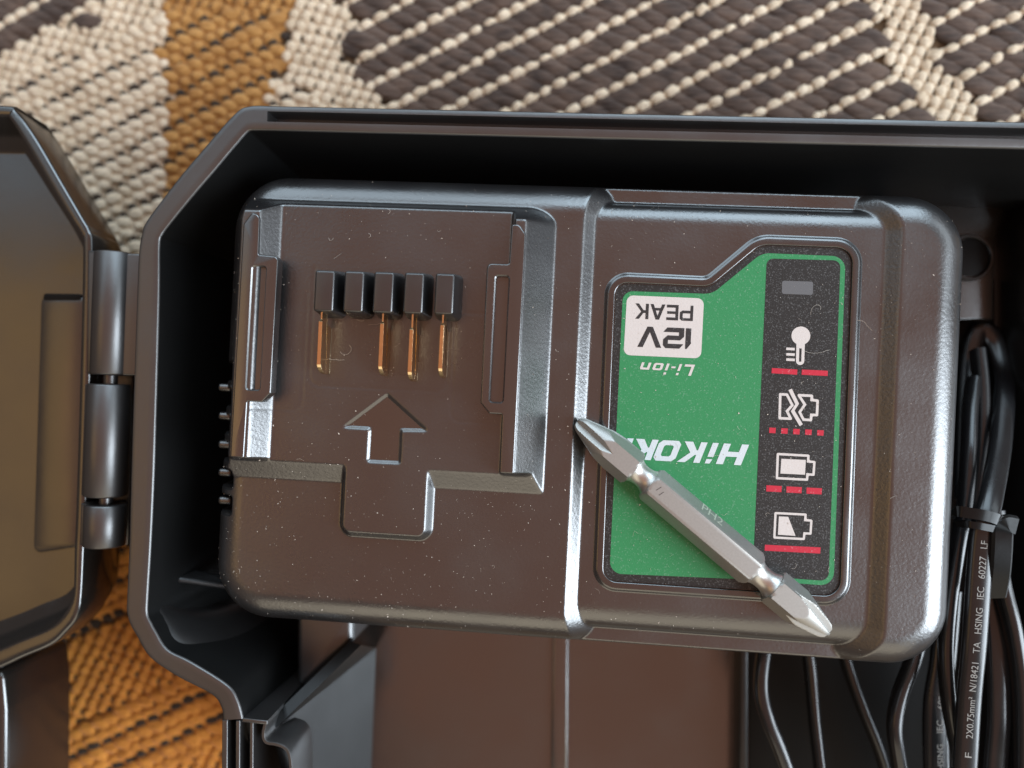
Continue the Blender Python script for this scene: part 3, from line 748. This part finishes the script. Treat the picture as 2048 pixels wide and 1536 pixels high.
word('lettering', 'HikOkI', 1498, 889.5, 4.15, 0, 0.34, M['l_logo'], 3, 1.0, at=[0, 1.42, 1.95, 3.14, 4.27, 5.46])
# pictograms
def c4(pts): return LP([(1120+x/2.438, 780+y/2.438) for x, y in pts], LBZ)
def c7(pts): return LP([(1220+x/4.042, 480+y/4.042) for x, y in pts], LBZ)
def c5(pts): return LP([(1500+x/5.118, 480+y/5.118) for x, y in pts], LBZ)
def outline(name, pts, w, mat=None):
    p = ccw(pts); return lay(name, [rounded(p, .25, 2), offset(p, -w)[::-1]], 3, M['l_white'])
def bars(quads, lev=3):
    for q in quads: lay('red_bar', [q], lev, M['l_red'])
tc_ = L(1601.5, 671.5, LBZ); tb_ = L(1600, 722, LBZ); ax_u = (tb_-tc_)/np.linalg.norm(tb_-tc_); pr = np.array([-ax_u[1], ax_u[0]])
ang0 = math.atan2(-ax_u[1], -ax_u[0])
bulb = [tc_+1.82*np.array([math.cos(ang0+t), math.sin(ang0+t)]) for t in np.linspace(-2.68, 2.68, 26)]
stem = [tb_+0.80*(math.cos(t)*ax_u+math.sin(t)*pr) for t in np.linspace(-math.pi/2, math.pi/2, 10)]
lp = ccw(bulb+(stem if np.linalg.norm(bulb[-1]-stem[0]) < np.linalg.norm(bulb[-1]-stem[-1]) else stem[::-1]))
sl = [tb_+ax_u*a+pr*b for a, b in ((-2.5, .23), (-2.5, -.23), (0.15, -.23), (0.15, .23))]
lay('thermometer_icon', [lp, ccw(sl)[::-1]], 3, M['l_white'])
for ya in (695, 706, 716.5):
    lay('thermometer_tick', [LP([(1572.5, ya), (1589.5, ya+.8), (1589, ya+6), (1572, ya+5)], LBZ)], 3, M['l_white'])
bars([LP([(1543.5, 736), (1594.5, 739), (1594, 749.5), (1543, 746.5)], LBZ), LP([(1603.5, 739), (1655.5, 741.5), (1655, 752), (1603, 749.5)], LBZ)])
def band(name, pts, w):
    p = np.asarray(pts); n = len(p); a, b = [], []
    for i in range(n):
        t = p[min(i+1, n-1)]-p[max(i-1, 0)]; t /= np.linalg.norm(t); s = np.array([-t[1], t[0]])
        a.append(p[i]+s*w/2); b.append(p[i]-s*w/2)
    return lay(name, [a+b[::-1]], 3, M['l_white'])
outline('battery_fault_icon', c7([(1365, 1236), (1436, 1240), (1486, 1338), (1442, 1385), (1478, 1456), (1360, 1450)]), .5)
band('battery_fault_icon', c7([(1455, 1208), (1512, 1325), (1476, 1382), (1545, 1497)]), .72)
outline('battery_fault_icon', c7([(1505, 1243), (1642, 1250), (1640, 1284), (1688, 1290), (1682, 1426), (1636, 1424), (1632, 1467), (1556, 1461), (1520, 1390), (1562, 1330)]), .5)
bars([c4([(1020+58.5*k, 183+3*k), (1052+58.5*k, 184.5+3*k), (1050+58.5*k, 211+3*k), (1019+58.5*k, 209+3*k)]) for k in range(5)])
outline('full_battery_icon', c4([(1056, 306), (1217, 315), (1215, 343), (1246, 346), (1241, 419), (1211, 417), (1209, 443), (1051, 435)]), .46)
lay('full_battery_icon', [c4([(1079, 335), (1198, 341), (1194, 413), (1074, 407)])], 3, M['l_white'])
bars([c4([(1006+98*k, 464+5.5*k), (1081+98*k, 468+5.5*k), (1079+98*k, 498+5.5*k), (1005+98*k, 494+5.5*k)]) for k in range(3)])
outline('low_battery_icon', c4([(1045, 594), (1203, 602), (1201, 629), (1231, 632), (1226, 706), (1196, 704), (1193, 732), (1039, 724)]), .44)
lay('low_battery_icon', [c4([(1067, 616), (1112, 618), (1148, 711), (1062, 705)])], 3, M['l_white'])
bars([c4([(999, 754), (1270, 767), (1268, 797), (997, 783)])])

# ------------------------------------------------------------------ screwdriver bit
T0, T1 = P(1154, 843, 1.2), P(1657, 1266, 1.0)
axv = (T1-T0); LEN = float(np.linalg.norm(axv)); axv /= LEN
side = np.cross(axv, [0, 0, 1.0]); side /= np.linalg.norm(side); upv = np.cross(side, axv)
bit = empty('screwdriver_bit', tuple((T0+T1)/2+np.array([0, 0, -2.2])), 0, category='screwdriver bit',
            label='grey steel double-ended cross-head screwdriver bit lying across the green label')
BO = (T0+T1)/2+np.array([0, 0, -2.2])
AP = 3.2; k_ = LEN/66.4
NA = 180; phis = np.arange(NA)*2*math.pi/NA
def hexr(ph): return AP/np.cos(((ph+math.pi/6) % (math.pi/3))-math.pi/6)
def head_r(t, rot):
    """section radius t mm behind the tip: hexagon, cone and four flutes"""
    cone = 0.95+1.05*math.sin(min(t/1.2, 1)*math.pi/2)*0.55+0.27*t
    r = np.minimum(hexr(phis), cone)
    ra = 0.42+2.9*(min(t, 9.6)/9.4)**1.15
    for g in range(4):
        dl = (phis-(rot+g*math.pi/2)+math.pi) % (2*math.pi)-math.pi
        den = np.cos(dl)-0.95*np.abs(np.sin(dl))
        r = np.where(den > 0.05, np.minimum(r, ra/np.maximum(den, .05)), r)
    return r
def loft(name, secs, mat, smooth):
    V = []; F = []
    for s, r in secs:
        c = T0+axv*s-BO
        for a, rr_ in zip(phis, r*np.ones(NA)): V.append(c+rr_*(math.cos(a)*upv+math.sin(a)*side))
    F = bridge([[0]*NA]*len(secs)); n = len(secs)
    F += [tuple(range(NA)), tuple(range((n-1)*NA+NA-1, (n-1)*NA-1, -1))]
    return link(name, mesh(name, V, F, smooth), mat, bit)
h1, n1, b1, n2 = 15.3*k_, 19.5*k_, 47.0*k_, 51.8*k_
ts = [0, .15, .4, .8, 1.3]+list(np.arange(1.75, 11.1, .25))
secs = [(t, head_r(t, 0.10)*(0.7 if t == 0 else 1)) for t in ts]+[(h1-.7, hexr(phis)), (h1-.35, hexr(phis)), (h1, np.minimum(hexr(phis), 3.25))]
loft('cross_tip', secs, M['steel'], 26)
secs = [(LEN-t, head_r(t, math.radians(52))*(0.7 if t == 0 else 1)) for t in ts]+[(n2+.7, hexr(phis)), (n2+.35, hexr(phis)), (n2, np.minimum(hexr(phis), 3.25))]
loft('cross_tip', secs, M['steel'], 26)
loft('hex_shank', [(n1, np.minimum(hexr(phis), 3.15)), (n1+.35, np.minimum(hexr(phis), 3.45)), (n1+.7, hexr(phis)), (b1-.7, hexr(phis)), (b1-.35, np.minimum(hexr(phis), 3.45)), (b1, np.minimum(hexr(phis), 3.15))], M['steel'], 26)
for s0, s1 in ((h1-.3, n1+.3), (b1-.3, n2+.3)):
    loft('neck', [(s0+(s1-s0)*t, (2.2+0.9*abs(2*t-1)**2.4)) for t in np.linspace(0, 1, 15)], M['polish'], 60)
def text_mesh(txt, size):
    cu = bpy.data.curves.new('t', 'FONT'); cu.body = txt; cu.size = size; cu.resolution_u = 3
    ob = bpy.data.objects.new('t', cu); COL.objects.link(ob)
    dg = bpy.context.evaluated_depsgraph_get(); me = bpy.data.meshes.new_from_object(ob.evaluated_get(dg))
    V = [tuple(v.co) for v in me.vertices]; F = [tuple(p.vertices) for p in me.polygons]
    bpy.data.objects.remove(ob); bpy.data.curves.remove(cu); bpy.data.meshes.remove(me)
    return np.array(V), F
# stamped size on the upper right facet
V, F = text_mesh('PH2', 3.1)
fn = math.cos(math.pi/3)*upv+math.sin(math.pi/3)*side*-1
fx = axv; fy = np.cross(fn, fx)
if fy[1] < 0: fy = -fy
c = T0+axv*(n1+10.3)+fn*(AP+.012)-BO
V3 = [c+fx*v[0]+fy*(v[1]-.35) for v in V]
link('stamped_mark', mesh('stamped_mark', V3, F), M['etch'], bit)
for q in (0, 1):
    c = T0+axv*(n1+1.6+1.0*q)+upv*(AP+.012)-BO+side*(-0.3+.4*q)
    d1 = 0.82*side-0.25*axv; d2 = axv
    link('scratch_mark', mesh('scratch_mark', [c-d1*.7-d2*.08, c+d1*.7-d2*.08, c+d1*.7+d2*.08, c-d1*.7+d2*.08], [(0, 1, 2, 3)]), M['mark'], bit)

# ------------------------------------------------------------------ power cord and its tie
cord = empty('power_cord', tuple(P(1950, 1300, FLOOR)), 0, category='power cord',
             label='black flat twin power cord bundled in loops beside the charger')
CO = P(1950, 1300, FLOOR)
def oval(w, h, n=16):
    pts = []
    for a in np.linspace(0, 2*math.pi, n, endpoint=False):
        x, y = math.cos(a), math.sin(a)
        pts.append((w/2*np.sign(x)*abs(x)**0.7, h/2*np.sign(y)*abs(y)**0.8))
    return pts
def cable(name, pts, w, h, up=(0, 0, 1)):
    path = spline(px3(pts), 8)
    V, F = sweep(path, oval(w, h), up)
    link(name, mesh(name, np.array(V)-CO, F, 60), M['cord'], cord)
    return path
pA = cable('cord_loop', [(1930, 1000, -30), (1932, 860, -35), (1938, 740, -39), (1952, 675, -40), (1972, 662, -40), (1994, 692, -39), (2008, 750, -36), (2008, 800, -31), (1999, 900, -22), (1981, 1000, -13), (1968, 1050, -11), (1960, 1120, -11), (1949, 1280, -11), (1938, 1400, -12), (1928, 1560, -13), (1915, 1700, -14)], 4.7, 2.8, (-0.10, 0, 1))
cable('cord_loop', [(1946, 760, -30), (1940, 820, -26), (1937, 900, -22), (1930, 1000, -20), (1914, 1100, -18), (1899, 1200, -17), (1891, 1300, -16), (1897, 1400, -16), (1915, 1500, -18), (1935, 1640, -20)], 2.8, 3.9)
pC = cable('cord_loop', [(1898, 1180, -27), (1886, 1320, -26), (1872, 1420, -26), (1874, 1560, -27), (1880, 1700, -28)], 5.6, 3.0)
cable('cord_loop', [(1850, 1240, -24), (1826, 1320, -21), (1800, 1390, -19), (1789, 1450, -18), (1797, 1520, -19), (1820, 1640, -22)], 3.0, 4.0)
cable('cord_loop', [(1545, 1235, -26), (1527, 1310, -23), (1522, 1380, -21), (1536, 1440, -20), (1560, 1500, -20), (1610, 1640, -22)], 3.2, 3.6)
cable('cord_loop', [(1600, 1235, -30), (1618, 1320, -29), (1629, 1440, -28), (1642, 1560, -28), (1650, 1700, -28)], 2.6, 4.6)
cable('cord_loop', [(1668, 1235, -33), (1694, 1330, -32), (1722, 1410, -31), (1762, 1510, -31), (1800, 1650, -33)], 2.6, 4.6)
cable('cord_loop', [(1990, 1020, -20), (2000, 1150, -19), (2025, 1260, -18), (2040, 1380, -18), (2042, 1560, -19), (2040, 1700, -19)], 3.2, 4.6)
cable('cord_loop', [(1975, 1040, -24), (1984, 1180, -22), (1996, 1300, -20), (1998, 1430, -20), (1988, 1560, -21), (1980, 1700, -21)], 5.0, 3.0)
cable('cord_loop', [(1955, 700, -33), (1962, 780, -31), (1960, 880, -29), (1950, 1000, -27), (1945, 1100, -27)], 3.0, 4.6)
def cord_text(txt, path, zlift, px_start, px_end, size, dside, zt):
    """printing that follows the cord upward in the photo"""
    p = path[::-1] if path[0][1] > path[-1][1] else path
    seg = np.linalg.norm(np.diff(p, axis=0), axis=1); S = np.concatenate([[0], np.cumsum(seg)])
    start = np.interp(P(1935, px_start, zt)[1], p[:, 1], S)
    end = np.interp(P(1955, px_end, zt)[1], p[:, 1], S)
    V, F = text_mesh(txt, size); out_ = []; t0w = (end-start)/V[:, 0].max()
    for v in V:
        s = start+v[0]*t0w
        c = np.array([np.interp(s, S, p[:, k]) for k in range(3)]); c2 = np.array([np.interp(s+.5, S, p[:, k]) for k in range(3)])
        t = (c2-c)/np.linalg.norm(c2-c); sd = np.cross(t, [-0.10 if zt > -20 else 0, 0, 1.0]); w = np.cross(sd, t)
        y = (v[1]-size*.35)*-1
        out_.append(c+sd*(y+dside)+w*(zlift-0.02*y*y)-CO)
    link('cord_print', mesh('cord_print', out_, F), M['print'], cord)
cord_text('2X0.75mm²  N/18421   TA   HSING   IEC   60227   LF', pA, 1.46, 1483, 1081, 1.85, -0.05, -9.5)
cord_text('F', pA, 1.46, 1520, 1508, 1.85, -0.05, -10.5)
cord_text('HSING    IEC    60227    LF', pC, 1.56, 1546, 1335, 1.85, 0.2, -24.5)

tie = empty('cable_tie', tuple(P(1960, 1035, -12)), 0, category='cable tie', label='glossy black strap tying the cord loops together')
TO = P(1960, 1035, -12)
V, F = sweep(spline(px3([(1906, 1026, -16), (1912, 1022, -10), (1940, 1026, -8.6), (1975, 1032, -8.6), (1998, 1040, -9.5), (2006, 1046, -14), (1990, 1046, -26), (1930, 1036, -27), (1906, 1026, -16)]), 5), [(-1.1, -.35), (1.1, -.35), (1.1, .35), (-1.1, .35)], up=(0.0, 0.02, 1))
link('strap', mesh('strap', np.array(V)-TO, F, 40), M['tie'], tie)
V, F = sweep(spline(px3([(1912, 1047, -12), (1940, 1049, -8.8), (1975, 1055, -8.8), (1998, 1060, -10), (2004, 1064, -15)]), 5), [(-.7, -.3), (.7, -.3), (.7, .3), (-.7, .3)])
link('strap', mesh('strap', np.array(V)-TO, F, 40), M['tie'], tie)
V, F = sweep(spline(px3([(2030, 1052, -13), (2014, 1050, -10.5), (2006, 1062, -9), (2004, 1100, -9), (2000, 1150, -10), (1992, 1194, -12)]), 6), [(-2.1, -.6), (2.1, -.6), (2.1, .0), (1.6, .45), (-1.6, .45), (-2.1, 0)])
link('tail', mesh('tail', np.array(V)-TO, F, 40), M['tie'], tie)

# ------------------------------------------------------------------ dust and lint on the charger
rng = np.random.default_rng(11); V, F = [], []
def speck(p, s):
    b = len(V); q = rng.normal(0, 1, (4, 3))*s*np.array([1, 1, .6])
    for k in q: V.append(p+k+np.array([0, 0, s*.4]))
    F.extend([(b, b+1, b+2), (b, b+2, b+3), (b, b+3, b+1), (b+1, b+3, b+2)])
def fibre(p, ln, rad):
    n = 7; a = rng.uniform(0, 6.28); cur = rng.normal(0, .28); q = [np.array(p, float)+np.array([0, 0, .1])]
    for k in range(n):
        a += cur+rng.normal(0, .25); q.append(q[-1]+ln/n*np.array([math.cos(a), math.sin(a), rng.normal(0.02, .06)]))
    b = len(V); vv, ff = sweep(np.array(q), [(rad, 0), (-rad*.5, rad*.87), (-rad*.5, -rad*.87)], up=(0.01, 0.013, 1))
    V.extend(np.array(v) for v in vv); F.extend(tuple(b+i for i in f) for f in ff)
inlab = lambda u, v: 3 < u < 50 and -34 < v < 32
cnt = 0
while cnt < 2300:
    u, v = rng.uniform(U0+1, U1-1), rng.uniform(V0+1, V1-1)
    if rng.random() > (1.0 if (v < -12 and u < -3) else 0.55): continue
    z = hz(u, v)
    if z < -5 : continue
    if inlab(u, v): z = max(z, LBZ+.1)
    cnt += 1
    speck(np.array([u, v, z]), abs(rng.normal(0.03, .028))+.024)
for k in range(38):
    u, v = rng.uniform(U0+3, U1-3), rng.uniform(V0+3, V1-3)
    z = hz(u, v)
    if z < -4: continue
    if inlab(u, v): z = max(z, LBZ+.1)
    fibre((u, v, z), rng.uniform(.6, 1.9), 0.022)
for px, py, ln in ((690, 720, 6), (700, 690, 4), (715, 640, 5), (770, 635, 4), (1700, 640, 5), (1660, 700, 6), (1640, 620, 4)):
    u, v = L(px, py, 2.5 if px < 1100 else LBZ); fibre((u, v, hz(u, v)+.4), ln, 0.028)
o = link('dust', mesh('dust', loc3(V), F), M['dust'], None, kind='stuff', category='dust', label='pale dust specks and lint scattered over the charger')
o.location = charger.location; o.rotation_euler = charger.rotation_euler
